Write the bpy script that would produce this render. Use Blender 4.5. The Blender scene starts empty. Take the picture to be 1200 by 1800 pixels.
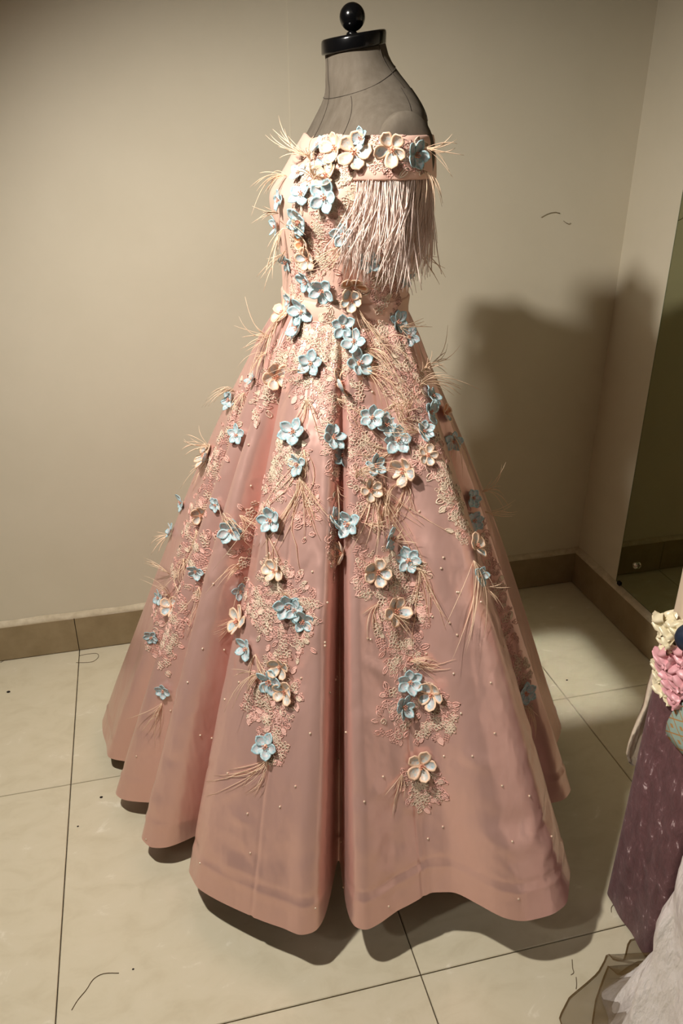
import bpy, math, random
import numpy as np
from mathutils import Vector, Matrix
from mathutils.bvhtree import BVHTree

C = bpy.context.scene.collection
SC = bpy.context.scene
rng = random.Random(7)
PI = math.pi

# ------------------------------------------------------------------ camera
FPX = 1423.0                       # focal length in pixels of the 1200x1800 frame
CAM_H = 1.307
PITCH = math.atan(690 / FPX)
YAW = math.atan(400 / math.hypot(FPX, 690))
FW = np.array([math.sin(YAW) * math.cos(PITCH), math.cos(YAW) * math.cos(PITCH), -math.sin(PITCH)])
RT = np.array([math.cos(YAW), -math.sin(YAW), 0.0])
UP = np.cross(RT, FW)
HF = np.array([math.sin(YAW), math.cos(YAW), 0.0])
EYE = np.array([0.0, 0.0, CAM_H])
cam_d = bpy.data.cameras.new('camera')
cam_d.sensor_fit = 'HORIZONTAL'
cam_d.sensor_width = 36.0
cam_d.lens = 36.0 * FPX / 1200.0
cam_d.clip_start = 0.02
cam = bpy.data.objects.new('camera', cam_d)
C.objects.link(cam)
cam.matrix_world = Matrix(((RT[0], UP[0], -FW[0], 0), (RT[1], UP[1], -FW[1], 0), (RT[2], UP[2], -FW[2], CAM_H), (0, 0, 0, 1)))
SC.camera = cam

# ------------------------------------------------------------------ light
world = bpy.data.worlds.new('world')
SC.world = world
world.use_nodes = True
world.node_tree.nodes['Background'].inputs[0].default_value = (1.0, 0.86, 0.66, 1)
world.node_tree.nodes['Background'].inputs[1].default_value = 0.02


def spot(name, loc, target, power, angle, blend, radius, col):
    d = bpy.data.lights.new(name, 'SPOT')
    d.energy = power
    d.spot_size = math.radians(angle)
    d.spot_blend = blend
    d.shadow_soft_size = radius
    d.color = col
    o = bpy.data.objects.new(name, d)
    C.objects.link(o)
    o.location = loc
    o.rotation_euler = (Vector(target) - Vector(loc)).to_track_quat('-Z', 'Y').to_euler()
    return o


WARM = (1.0, 0.937, 0.86)
spot('hanging_spot_key', (-0.37, 0.90, 1.87), (0.29, 1.24, 0.68), 94, 114, 0.8, 0.032, WARM)
spot('ceiling_spot_front', (-1.75, -0.15, 2.6), (0.36, 1.26, 0.66), 105, 27, 0.7, 0.10, WARM)
bounce_d = bpy.data.lights.new('mirror_bounce_light', 'AREA')      # added lamp standing in for the patch the mirror bounces onto the floor
bounce_d.shape = 'RECTANGLE'
bounce_d.size, bounce_d.size_y = 0.30, 0.33
bounce_d.spread = math.radians(2.5)
bounce_d.energy = 0.17
bounce_d.color = WARM
bounce = bpy.data.objects.new('mirror_bounce_light', bounce_d)
C.objects.link(bounce)
bounce.location = (0.955, 1.53, 2.73)
area_d = bpy.data.lights.new('ceiling_fill_light', 'AREA')  # added overhead fill for soft light all over the room
area_d.shape = 'RECTANGLE'
area_d.size, area_d.size_y = 1.6, 1.6
area_d.energy = 2.8
area_d.color = (1.0, 0.88, 0.7)
area = bpy.data.objects.new('ceiling_fill_light', area_d)
C.objects.link(area)
area.location = (-0.9, -0.6, 2.68)

SC.view_settings.view_transform = 'Standard'
SC.view_settings.look = 'None'
SC.view_settings.gamma = 1.0
SC.view_settings.exposure = 0.0
SC.view_settings.use_curve_mapping = False
SC.cycles.use_denoising = True
SC.cycles.max_bounces = 10
SC.cycles.sample_clamp_indirect = 8.0
SC.cycles.blur_glossy = 0.6


# ------------------------------------------------------------------ materials
def lin(c):
    return tuple(((v / 255) / 12.92 if v / 255 <= 0.04045 else ((v / 255 + 0.055) / 1.055) ** 2.4) for v in c) + (1.0,)


def mat(name, rgb, rough=0.6, metal=0.0, spec=0.5, sheen=0.0, alpha=1.0, aniso=0.0):
    m = bpy.data.materials.new(name)
    m.use_nodes = True
    b = m.node_tree.nodes['Principled BSDF']
    b.inputs['Base Color'].default_value = lin(rgb)
    b.inputs['Roughness'].default_value = rough
    b.inputs['Metallic'].default_value = metal
    b.inputs['Specular IOR Level'].default_value = spec
    b.inputs['Sheen Weight'].default_value = sheen
    b.inputs['Alpha'].default_value = alpha
    b.inputs['Anisotropic'].default_value = aniso
    return m


def node(m, kind, **kw):
    n = m.node_tree.nodes.new(kind)
    for k, v in kw.items():
        if k in n.inputs:
            n.inputs[k].default_value = v
        else:
            setattr(n, k, v)
    return n


def link(m, a, b):
    m.node_tree.links.new(a, b)


def noise_mix(m, scale, stops, detail=6.0, rough=0.6, stretch=None, bump=0.0, bump_dist=0.002, distort=0.0):
    """colour from a noise through a ramp; optional bump from the same noise"""
    b = m.node_tree.nodes['Principled BSDF']
    tc = node(m, 'ShaderNodeTexCoord')
    mp = node(m, 'ShaderNodeMapping')
    if stretch:
        mp.inputs['Scale'].default_value = stretch
    link(m, tc.outputs['Object'], mp.inputs['Vector'])
    nz = node(m, 'ShaderNodeTexNoise', Scale=scale, Detail=detail, Roughness=rough, Distortion=distort)
    link(m, mp.outputs['Vector'], nz.inputs['Vector'])
    rp = node(m, 'ShaderNodeValToRGB')
    while len(rp.color_ramp.elements) < len(stops):
        rp.color_ramp.elements.new(0.5)
    for e, (p, c) in zip(rp.color_ramp.elements, stops):
        e.position = p
        e.color = lin(c)
    link(m, nz.outputs['Fac'], rp.inputs['Fac'])
    link(m, rp.outputs['Color'], b.inputs['Base Color'])
    if bump:
        bp = node(m, 'ShaderNodeBump', Strength=bump, Distance=bump_dist)
        link(m, nz.outputs['Fac'], bp.inputs['Height'])
        link(m, bp.outputs['Normal'], b.inputs['Normal'])
    return m


def add_bump(m, scale, strength, dist, detail=4.0, stretch=None):
    b = m.node_tree.nodes['Principled BSDF']
    tc = node(m, 'ShaderNodeTexCoord')
    mp = node(m, 'ShaderNodeMapping')
    if stretch:
        mp.inputs['Scale'].default_value = stretch
    link(m, tc.outputs['Object'], mp.inputs['Vector'])
    nz = node(m, 'ShaderNodeTexNoise', Scale=scale, Detail=detail)
    link(m, mp.outputs['Vector'], nz.inputs['Vector'])
    bp = node(m, 'ShaderNodeBump', Strength=strength, Distance=dist)
    link(m, nz.outputs['Fac'], bp.inputs['Height'])
    link(m, bp.outputs['Normal'], b.inputs['Normal'])


M = {}
M['wall'] = noise_mix(mat('cream_wall_paint', (214, 206, 184), 0.55, spec=0.25), 3.0, [(0.3, (212, 204, 182)), (0.7, (219, 211, 190))], bump=0.05, bump_dist=0.004)
M['plaster'] = noise_mix(mat('plaster_edge', (205, 192, 165), 0.8), 40, [(0.3, (190, 176, 148)), (0.7, (218, 206, 180))], bump=0.4)
M['tile'] = noise_mix(mat('vitrified_floor_tile', (204, 194, 166), 0.33, spec=0.45), 14.0,
                      [(0.30, (212, 202, 174)), (0.50, (220, 211, 184)), (0.63, (222, 213, 187)), (0.72, (240, 233, 212))], detail=8, rough=0.62, stretch=(1, 1.6, 1), distort=0.6)
M['grout'] = mat('dark_grout', (62, 50, 34), 0.9)
M['skirt_tile'] = noise_mix(mat('skirting_tile', (150, 132, 100), 0.45), 18.0, [(0.3, (140, 122, 90)), (0.7, (158, 140, 108))])
M['ceiling'] = mat('ceiling_paint', (150, 142, 126), 0.8)
M['shop_wall'] = mat('brown_shop_wall', (112, 96, 76), 0.8)
M['mirror'] = mat('tinted_mirror', (172, 176, 148), 0.015, 1.0)
M['glass_edge'] = mat('mirror_edge', (120, 128, 105), 0.2)
M['chrome'] = mat('chrome', (210, 205, 195), 0.15, 1.0)
M['black_plastic'] = mat('black_plastic', (8, 8, 9), 0.16, spec=0.5)
M['linen'] = noise_mix(mat('dress_form_linen', (98, 90, 79), 0.9, spec=0.1), 60.0, [(0.3, (91, 83, 72)), (0.7, (105, 97, 86))], stretch=(1, 1, 0.35), bump=0.15)
M['seam_dark'] = mat('linen_seam', (62, 54, 44), 0.95)
M['steel'] = mat('stand_steel', (120, 115, 110), 0.3, 1.0)

satin = mat('rose_satin', (227, 182, 170), 0.30, 0.45, 0.6)
add_bump(satin, 13.0, 0.55, 0.016, 3, (1, 1, 0.45))
satin.node_tree.nodes['Principled BSDF'].inputs['Coat Weight'].default_value = 0.3
satin.node_tree.nodes['Principled BSDF'].inputs['Coat Roughness'].default_value = 0.24
M['satin'] = satin
M['lining'] = mat('pale_pink_lining', (226, 196, 190), 0.6, spec=0.3)
M['bodice'] = mat('peach_bodice_satin', (236, 194, 176), 0.5, 0.1, 0.5)
add_bump(M['bodice'], 500.0, 0.15, 0.0008, 2)
M['lace_rose'] = mat('rose_lace_cord', (238, 192, 178), 0.55, spec=0.4)
M['lace_ivory'] = mat('ivory_lace_cord', (234, 214, 190), 0.5, spec=0.5)
M['feather'] = mat('peach_feather', (240, 210, 180), 0.7, spec=0.2)
M['fringe'] = mat('blush_feather_fringe', (244, 222, 210), 0.7, spec=0.2)
M['blue_in'] = mat('pale_blue_petal', (208, 214, 212), 0.5, 0.05, 0.4)
noise_mix(M['blue_in'], 260.0, [(0.34, (138, 176, 188)), (0.5, (190, 204, 206)), (0.66, (206, 192, 194))], detail=3, bump=0.5, bump_dist=0.001)
M['blue_rim'] = noise_mix(mat('blue_petal_cord', (168, 200, 206), 0.5, spec=0.5), 300.0, [(0.36, (146, 186, 196)), (0.62, (200, 218, 218))], detail=3, bump=0.5, bump_dist=0.001)
M['cream_in'] = mat('iridescent_petal', (226, 218, 206), 0.45, 0.08, 0.4)
noise_mix(M['cream_in'], 260.0, [(0.34, (216, 184, 164)), (0.5, (214, 204, 192)), (0.68, (178, 196, 200))], detail=3, bump=0.5, bump_dist=0.001)
M['cream_rim'] = mat('cream_petal_cord', (236, 200, 170), 0.5, spec=0.5)
M['amber'] = mat('amber_petal', (206, 140, 96), 0.4, spec=0.5)
M['coral'] = mat('coral_bead', (218, 142, 116), 0.3, spec=0.6)
M['pearl'] = mat('pearl_bead', (220, 198, 174), 0.2, 0.2, 0.7)
M['thread'] = mat('loose_thread', (100, 82, 56), 0.9)
M['hair'] = mat('stuck_hair', (132, 118, 92), 0.9)
M['speck'] = mat('dark_speck', (36, 28, 22), 0.9)

velvet = mat('crushed_plum_velvet', (90, 52, 62), 0.5, spec=0.35, sheen=0.12)
noise_mix(velvet, 62.0, [(0.34, (90, 58, 60)), (0.57, (110, 74, 77)), (0.63, (124, 88, 92)), (0.675, (220, 198, 200))], detail=6, rough=0.72, stretch=(1, 1, 0.55), bump=0.7, bump_dist=0.004, distort=0.5)  # palest stop paints the glints on the crushed pile into the colour
M['velvet'] = velvet
M['white_satin'] = mat('crinkled_white_satin', (244, 238, 234), 0.34, 0.08, 0.6)
add_bump(M['white_satin'], 24.0, 0.8, 0.03, 5, (1, 1, 0.35))
M['cream_satin'] = noise_mix(mat('cream_floral_satin', (226, 206, 178), 0.45), 12.0, [(0.38, (226, 208, 182)), (0.58, (224, 204, 176)), (0.66, (206, 150, 112)), (0.72, (228, 212, 190))], stretch=(1, 1, 0.6), bump=0.2)
M['cream_ribbon'] = mat('cream_ribbon', (232, 220, 186), 0.35, 0.05, 0.6)
M['pink_ribbon'] = mat('pink_ribbon', (228, 168, 174), 0.4, 0.05, 0.6)
M['plain_satin'] = mat('cream_plain_satin', (224, 208, 186), 0.45)
add_bump(M['plain_satin'], 40.0, 0.5, 0.01, 4)
M['navy'] = mat('navy_satin', (28, 42, 62), 0.4)

# brocade with a gold lattice on pale blue
br = mat('blue_gold_brocade', (158, 182, 172), 0.5, spec=0.5)
tc = node(br, 'ShaderNodeTexCoord')
mp = node(br, 'ShaderNodeMapping')
mp.inputs['Rotation'].default_value = (0, 0, 0)
link(br, tc.outputs['UV'], mp.inputs['Vector'])
sep = node(br, 'ShaderNodeSeparateXYZ')
link(br, mp.outputs['Vector'], sep.inputs[0])


def mth(op, a, b=None):
    n = node(br, 'ShaderNodeMath', operation=op)
    for i, v in enumerate((a, b)):
        if v is None:
            continue
        if isinstance(v, (int, float)):
            n.inputs[i].default_value = v
        else:
            link(br, v, n.inputs[i])
    return n.outputs[0]


s1 = mth('ADD', sep.outputs[0], sep.outputs[1])
s2 = mth('SUBTRACT', sep.outputs[0], sep.outputs[1])
l1 = mth('LESS_THAN', mth('PINGPONG', s1, 0.5), 0.045)
l2 = mth('LESS_THAN', mth('PINGPONG', s2, 0.5), 0.045)
c1 = mth('GREATER_THAN', mth('PINGPONG', s1, 0.5), 0.37)
c2 = mth('GREATER_THAN', mth('PINGPONG', s2, 0.5), 0.37)
fac = mth('MAXIMUM', mth('MAXIMUM', l1, l2), mth('MULTIPLY', c1, c2))
mx = node(br, 'ShaderNodeMix', data_type='RGBA')
mx.inputs[6].default_value = lin((160, 184, 172))
mx.inputs[7].default_value = lin((186, 140, 84))
link(br, fac, mx.inputs[0])
link(br, mx.outputs[2], br.node_tree.nodes['Principled BSDF'].inputs['Base Color'])
M['brocade'] = br

# brown tulle: sheer fabric
tl = bpy.data.materials.new('brown_tulle')
tl.use_nodes = True
b = tl.node_tree.nodes['Principled BSDF']
b.inputs['Base Color'].default_value = lin((112, 88, 48))
b.inputs['Roughness'].default_value = 0.6
b.inputs['Alpha'].default_value = 0.42
M['tulle'] = tl


# ------------------------------------------------------------------ mesh helpers
def mesh_of(name, v, f, mats=(), smooth=True, fmat=None, uv=None):
    me = bpy.data.meshes.new(name)
    me.from_pydata([tuple(map(float, p)) for p in v], [], f)
    for m in (mats if isinstance(mats, (list, tuple)) else [mats]):
        me.materials.append(m)
    if smooth:
        me.polygons.foreach_set('use_smooth', [True] * len(me.polygons))
    if fmat is not None:
        me.polygons.foreach_set('material_index', fmat)
    if uv is not None:
        lay = me.uv_layers.new(name='UVMap')
        for lp in me.loops:
            lay.data[lp.index].uv = uv[lp.vertex_index]
    me.update()
    return me


def put(name, me, parent=None, loc=None, mw=None):
    o = bpy.data.objects.new(name, me)
    C.objects.link(o)
    if mw is not None:
        o.matrix_basis = mw
    elif loc is not None:
        o.location = loc
    if parent is not None:
        o.parent = parent
    return o


def tag(o, label=None, cat=None, group=None, kind=None):
    for k, v in (('label', label), ('category', cat), ('group', group), ('kind', kind)):
        if v:
            o[k] = v
    return o


def empty(name, loc, label, cat, group=None):
    o = bpy.data.objects.new(name, None)
    C.objects.link(o)
    o.location = loc
    o.empty_display_size = 0.1
    return tag(o, label, cat, group)


class MB:
    """collects shapes into one mesh"""

    def __init__(self):
        self.v, self.f, self.fm = [], [], []

    def add(self, v, f, mi=0):
        n = len(self.v)
        self.v.extend(v)
        self.f.extend([tuple(i + n for i in q) for q in f])
        self.fm.extend([mi] * len(f))

    def box(self, a, b, mi=0, bev=0.0):
        (x0, y0, z0), (x1, y1, z1) = a, b
        if bev == 0:
            v = [(x, y, z) for z in (z0, z1) for y in (y0, y1) for x in (x0, x1)]
            self.add(v, [(0, 2, 3, 1), (4, 5, 7, 6), (0, 1, 5, 4), (2, 6, 7, 3), (0, 4, 6, 2), (1, 3, 7, 5)], mi)
        else:
            e = bev
            lo = [(x0, y0, z0), (x1, y0, z0), (x1, y1, z0), (x0, y1, z0)]
            md = [(x0, y0, z1 - e), (x1, y0, z1 - e), (x1, y1, z1 - e), (x0, y1, z1 - e)]
            tp = [(x0 + e, y0 + e, z1), (x1 - e, y0 + e, z1), (x1 - e, y1 - e, z1), (x0 + e, y1 - e, z1)]
            f = [(3, 2, 1, 0), (8, 9, 10, 11)]
            for i in range(4):
                j = (i + 1) % 4
                f += [(i, j, 4 + j, 4 + i), (4 + i, 4 + j, 8 + j, 8 + i)]
            self.add(lo + md + tp, f, mi)

    def tube(self, pts, rad, sides=4, mi=0, closed=False, flat=1.0):
        pts = [np.asarray(p, float) for p in pts]
        n = len(pts)
        rads = rad if hasattr(rad, '__len__') else [rad] * n
        v, f = [], []
        up = np.array([0.31, 0.17, 0.93])
        for i, p in enumerate(pts):
            a = pts[(i - 1) % n] if (closed or i) else p
            c = pts[(i + 1) % n] if (closed or i < n - 1) else p
            t = c - a
            t = t / (np.linalg.norm(t) + 1e-12)
            s = np.cross(t, up)
            ns = np.linalg.norm(s)
            s = s / ns if ns > 1e-6 else np.array([1.0, 0, 0])
            q = np.cross(s, t)
            for k in range(sides):
                an = 2 * PI * k / sides
                v.append(p + rads[i] * (math.cos(an) * s + flat * math.sin(an) * q))
        m = n if closed else n - 1
        for i in range(m):
            j = (i + 1) % n
            for k in range(sides):
                l = (k + 1) % sides
                f.append((i * sides + k, i * sides + l, j * sides + l, j * sides + k))
        if not closed:
            f.append(tuple(range(sides))[::-1])
            f.append(tuple((n - 1) * sides + k for k in range(sides)))
        self.add(v, f, mi)

    def ball(self, c, r, nu=8, nv=5, mi=0, sc=(1, 1, 1)):
        v = [(c[0], c[1], c[2] - r * sc[2])]
        for j in range(1, nv):
            a = -PI / 2 + PI * j / nv
            for i in range(nu):
                b_ = 2 * PI * i / nu
                v.append((c[0] + r * sc[0] * math.cos(a) * math.cos(b_), c[1] + r * sc[1] * math.cos(a) * math.sin(b_), c[2] + r * sc[2] * math.sin(a)))
        v.append((c[0], c[1], c[2] + r * sc[2]))
        f = []
        for i in range(nu):
            f.append((0, 1 + (i + 1) % nu, 1 + i))
            f.append((len(v) - 1, len(v) - 1 - nu + i, len(v) - 1 - nu + (i + 1) % nu))
        for j in range(nv - 2):
            for i in range(nu):
                a, b_ = 1 + j * nu + i, 1 + j * nu + (i + 1) % nu
                f.append((a, b_, b_ + nu, a + nu))
        self.add(v, f, mi)

    def lathe(self, prof, seg=32, c=(0, 0, 0), mi=0):
        v, f = [], []
        for (r_, z) in prof:
            for i in range(seg):
                a = 2 * PI * i / seg
                v.append((c[0] + r_ * math.cos(a), c[1] + r_ * math.sin(a), c[2] + z))
        for j in range(len(prof) - 1):
            for i in range(seg):
                k = (i + 1) % seg
                f.append((j * seg + i, j * seg + k, (j + 1) * seg + k, (j + 1) * seg + i))
        f.append(tuple(range(seg))[::-1])
        f.append(tuple((len(prof) - 1) * seg + i for i in range(seg)))
        self.add(v, f, mi)

    def mesh(self, name, mats, smooth=True, uv=None):
        return mesh_of(name, self.v, self.f, mats, smooth, self.fm, uv)


def grid_mesh(name, P, mats, closed_u=True, smooth=True, uv=None):
    """P[j][i] rows of points"""
    P = np.asarray(P)
    nj, ni = P.shape[:2]
    f = []
    m = ni if closed_u else ni - 1
    for j in range(nj - 1):
        for i in range(m):
            k = (i + 1) % ni
            f.append((j * ni + i, j * ni + k, (j + 1) * ni + k, (j + 1) * ni + i))
    return mesh_of(name, P.reshape(-1, 3), f, mats, smooth, None, uv)


def box_obj(name, a, b, m, parent=None, bev=0.0):
    k = MB()
    k.box(a, b, 0, bev)
    return put(name, k.mesh(name, m, smooth=False), parent)


# ------------------------------------------------------------------ the room
XR, YB, ZC, XL, YF = 1.252, 1.96, 2.75, -3.0, -2.6
tag(box_obj('wall_back', (XL, YB, 0.0), (XR + 0.12, YB + 0.1, ZC), M['wall']), kind='structure')
wall_back = bpy.data.objects['wall_back']
# the right-hand board of the back wall stands a few millimetres proud: the faint upright seam behind the form
box_obj('wall_board', (0.378, YB - 0.0012, 0.118), (XR, YB, ZC), M['wall'], wall_back)
tag(box_obj('wall_right', (XR, YF, 0.0), (XR + 0.1, YB + 0.1, ZC), M['wall']), kind='structure')
tag(box_obj('wall_left', (XL - 0.1, YF, 0.0), (XL, YB + 0.1, ZC), M['shop_wall']), kind='structure')
tag(box_obj('wall_front', (XL - 0.1, YF - 0.1, 0.0), (XR + 0.1, YF, ZC), M['shop_wall']), kind='structure')
tag(box_obj('ceiling', (XL - 0.1, YF - 0.1, ZC), (XR + 0.12, YB + 0.1, ZC + 0.1), M['ceiling']), kind='structure')
floor = tag(box_obj('floor', (XL - 0.1, YF - 0.1, -0.08), (XR + 0.12, YB + 0.1, -0.004), M['grout']), kind='structure')
GX, GY, TX, TY = -0.2465, 1.437, 0.5965, 0.603
k = 0
gap = 0.0010
for i in range(-5, 4):
    for j in range(-7, 2):
        x0, x1 = max(GX + i * TX, XL), min(GX + (i + 1) * TX, XR)
        y0, y1 = max(GY + (j - 1) * TY, YF), min(GY + j * TY, YB)
        if x1 - x0 < 0.05 or y1 - y0 < 0.05:
            continue
        o = box_obj('tile', (x0 + gap, y0 + gap, -0.012), (x1 - gap, y1 - gap, 0.0), M['tile'], floor, 0.0012)

# skirting of tile pieces with a plaster bead on top
bb = tag(box_obj('baseboard_back', (XL, YB - 0.006, 0.0), (XR, YB, 0.104), M['grout']), kind='structure')
xs = [XL, -2.4, -1.846, -1.2465, -0.2465 - 0.0, 0.354, 0.951, XR - 0.004]
xs = [XL] + [GX + i * TX for i in range(-4, 3)] + [XR - 0.014]
for a, c in zip(xs[:-1], xs[1:]):
    box_obj('skirting_tile', (a + 0.001, YB - 0.014, 0.003), (c - 0.001, YB - 0.004, 0.1045), M['skirt_tile'], bb, 0.001)
P = []
for i in range(120):
    x = XL + (XR - XL) * i / 119
    w = 0.0012 * math.sin(i * 1.7) + 0.001 * math.sin(i * 0.61)
    P.append([(x, YB - 0.0135 - w * 0.4, 0.1035), (x, YB - 0.0145 - w, 0.1085 + w), (x, YB - 0.008, 0.1135 + w), (x, YB - 0.0005, 0.117 + w)])
put('plaster_bead', grid_mesh('plaster_bead', P, M['plaster'], closed_u=False), bb)
br_ = tag(box_obj('baseboard_right', (XR - 0.006, YF, 0.0), (XR, YB - 0.014, 0.104), M['grout']), kind='structure')
ys = [YB - 0.014] + [GY - 0.0 - i * TY for i in range(0, 7)] + [YF]
for a, c in zip(ys[:-1], ys[1:]):
    box_obj('skirting_tile', (XR - 0.016, c + 0.001, 0.003), (XR - 0.004, a - 0.001, 0.106), M['skirt_tile'], br_, 0.001)
P = []
for i in range(120):
    y = YB - 0.01 + (YF - YB) * i / 119
    w = 0.001 * math.sin(i * 2.1) + 0.0008 * math.sin(i * 0.7)
    P.append([(XR - 0.0165 - w * .4, y, 0.105), (XR - 0.016 - w, y, 0.1105 + w), (XR - 0.009, y, 0.1135), (XR - 0.0005, y, 0.119 + w)])
put('plaster_bead', grid_mesh('plaster_bead', P, M['plaster'], closed_u=False), br_)

# mirror on the right wall
MY0, MY1, MZ0, MZ1 = 1.345, 1.738, 0.124, 1.95
mir = empty('wall_mirror', (XR, (MY0 + MY1) / 2, MZ0), 'tall frameless tinted mirror fixed to the right wall above the skirting', 'mirror')
k = MB()
k.box((-0.005, MY0 - (MY0 + MY1) / 2, 0), (-0.001, MY1 - (MY0 + MY1) / 2, MZ1 - MZ0), 0)
put('mirror_glass', k.mesh('mirror_glass', M['mirror'], False), mir)
k = MB()
hw = (MY1 - MY0) / 2
k.box((-0.0055, hw, 0), (0, hw + 0.0012, MZ1 - MZ0))
k.box((-0.0055, -hw, -0.0012), (0, hw + 0.0012, 0))
put('mirror_edge', k.mesh('mirror_edge', M['glass_edge'], False), mir)
k = MB()
k.lathe([(0.0085, 0.0), (0.0095, 0.002), (0.0095, 0.006), (0.0075, 0.009), (0.003, 0.0105)], 20)
scr = put('mirror_screw', k.mesh('mirror_screw', M['chrome']), mir)
scr.rotation_euler = (0, -PI / 2, 0)
scr.location = (-0.005, 1.660 - (MY0 + MY1) / 2, 0.093)
k = MB()
k.box((-0.009, -0.006, -0.006), (-0.001, 0.006, 0.004))
clip = put('mirror_clip', k.mesh('mirror_clip', M['speck'], False), mir)
clip.location = (0, 1.722 - (MY0 + MY1) / 2, 0.002)

# ------------------------------------------------------------------ dress form and gown: common shape
AX = np.array([0.345, 1.35, 0.0])            # upright axis of the form
FA = math.radians(-72)                       # the form faces this way, measured from the camera side
FV = RT * math.sin(FA) - HF * math.cos(FA)   # front of the body
LV = -(RT * math.cos(FA) + HF * math.sin(FA))  # its left side, towards the camera
LV = -np.cross(FV, [0, 0, 1.0])
if LV @ HF > 0:
    LV = -LV


def curve(tab, z):
    """smooth interpolation of a table of (z, value...) rows"""
    zs = np.array([t[0] for t in tab])
    out = []
    for c in range(1, len(tab[0])):
        vs = np.array([t[c] for t in tab])
        out.append(float(np.interp(z, zs, vs)))
    return out


def smooth_tab(tab, n=200, w=9):
    zs = np.linspace(tab[0][0], tab[-1][0], n)
    cols = [np.interp(zs, [t[0] for t in tab], [t[c] for t in tab]) for c in range(1, len(tab[0]))]
    ker = np.hanning(w + 2)[1:-1]
    ker /= ker.sum()
    res = []
    for c in cols:
        p = np.concatenate([2 * c[0] - c[1:w // 2 + 1][::-1], c, 2 * c[-1] - c[-w // 2:-1][::-1]])
        res.append(np.convolve(p, ker, 'valid')[:n])
    return [tuple([zs[i]] + [r_[i] for r_ in res]) for i in range(n)]


# z, centre shift along RT, half depth (front-back), half width (side to side)
TORSO = smooth_tab([
    (0.80, 0.000, 0.110, 0.150), (0.95, 0.000, 0.104, 0.135), (1.02, 0.000, 0.094, 0.120), (1.066, 0.002, 0.096, 0.123),
    (1.104, 0.005, 0.100, 0.130), (1.148, 0.004, 0.104, 0.142), (1.200, 0.008, 0.108, 0.152), (1.234, 0.015, 0.096, 0.158),
    (1.262, 0.023, 0.087, 0.160), (1.290, 0.033, 0.077, 0.158), (1.312, 0.038, 0.071, 0.142), (1.330, 0.040, 0.066, 0.112),
    (1.348, 0.036, 0.060, 0.080), (1.366, 0.027, 0.053, 0.062), (1.385, 0.020, 0.0455, 0.052), (1.412, 0.015, 0.0425, 0.048)], 240, 9)


def torso(z, a, off=0.0):
    """point on the body at height z; a = angle from the front, towards the camera-side arm"""
    s, d, w = curve(TORSO, z)
    p = 2.3
    ca, sa = math.cos(a), math.sin(a)
    k_ = (abs(ca) ** p + abs(sa) ** p) ** (-1 / p)
    q = AX + RT * s + FV * (d + off) * ca * k_ + LV * (w + off) * sa * k_
    # bust
    bump = 0.0
    for a0 in (math.radians(34), math.radians(-34)):
        dz = (z - 1.185) / (0.040 if z > 1.185 else 0.030)
        da = (a - a0 + PI) % (2 * PI) - PI
        bump += 0.011 * math.exp(-dz * dz) * math.exp(-(da / 0.42) ** 2)
    q = q + (FV * ca + LV * sa) * bump
    q[2] = z
    return q


form = empty('dress_form', (AX[0], AX[1], 0), 'linen-covered dress form with black neck cap wearing the pink gown', 'dress form')


def rel(P, o):
    return np.asarray(P) - np.array(o.location)


NA = 96
rows = [[torso(z, 2 * PI * i / NA) for i in range(NA)] for z in np.linspace(0.82, 1.405, 70)]
# the neck end is cut on a slant, lower at the throat
for row in rows:
    for q in row:
        wgt = max(0.0, min(1.0, (q[2] - 1.33) / 0.075))
        q[2] += wgt * 0.155 * float((q - AX) @ -FV - 0.014)
put('torso', grid_mesh('torso', rel(rows, form), M['linen']), form)
# black neck cap, tilted forwards
tilt = 0.155
NC = AX + RT * 0.0145
NC[2] = 1.400
k = MB()
prof = [(0.0, 0.0), (0.94, 0.0), (1.0, 0.0008), (1.012, 0.003), (1.015, 0.016), (1.0, 0.019), (0.96, 0.0205), (0.5, 0.0212), (0.0, 0.0213)]
v, f = [], []
SEG = 64
for (r_, z) in prof:
    for i in range(SEG):
        a = 2 * PI * i / SEG
        q = NC + FV * 0.0470 * r_ * math.cos(a) + LV * 0.0545 * r_ * math.sin(a)
        q[2] = NC[2] + z - tilt * 0.0485 * r_ * math.cos(a)
        v.append(q)
for j in range(len(prof) - 1):
    for i in range(SEG):
        f.append((j * SEG + i, j * SEG + (i + 1) % SEG, (j + 1) * SEG + (i + 1) % SEG, (j + 1) * SEG + i))
put('neck_cap', mesh_of('neck_cap', rel(v, form), f, M['black_plastic']), form)
k = MB()
k.lathe([(0.009, 0.0), (0.0085, 0.003), (0.006, 0.005), (0.006, 0.009)], 24, (0, 0, 0))
k.ball((0, 0, 0.0235), 0.0190, 28, 16)
kn = NC + RT * -0.002
put('neck_knob', k.mesh('neck_knob', M['black_plastic']), form, rel((kn[0], kn[1], 1.4195), form))
# arm plates
for sg in (1, -1):
    v, f = [], []
    for j, (r_, h) in enumerate([(1.0, -0.02), (1.0, 0.0), (0.97, 0.004), (0.8, 0.009), (0.5, 0.0125), (0.2, 0.0135), (0.0, 0.0137)]):
        for i in range(40):
            a = 2 * PI * i / 40
            q = AX + RT * 0.040 + LV * sg * (0.152 + h) + FV * (0.045 * r_ * math.cos(a)) + np.array([0, 0, 1.258 + 0.060 * r_ * math.sin(a)])
            v.append(q)
    n = 40
    f = [(j * n + i, j * n + (i + 1) % n, (j + 1) * n + (i + 1) % n, (j + 1) * n + i) for j in range(6) for i in range(n)]
    put('arm_plate', mesh_of('arm_plate', rel(v, form), f, M['linen']), form)


def tz(q):
    q = np.array(q)
    wgt = max(0.0, min(1.0, (q[2] - 1.33) / 0.075))
    q[2] += wgt * 0.155 * float((q - AX) @ -FV - 0.014)
    return q


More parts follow.
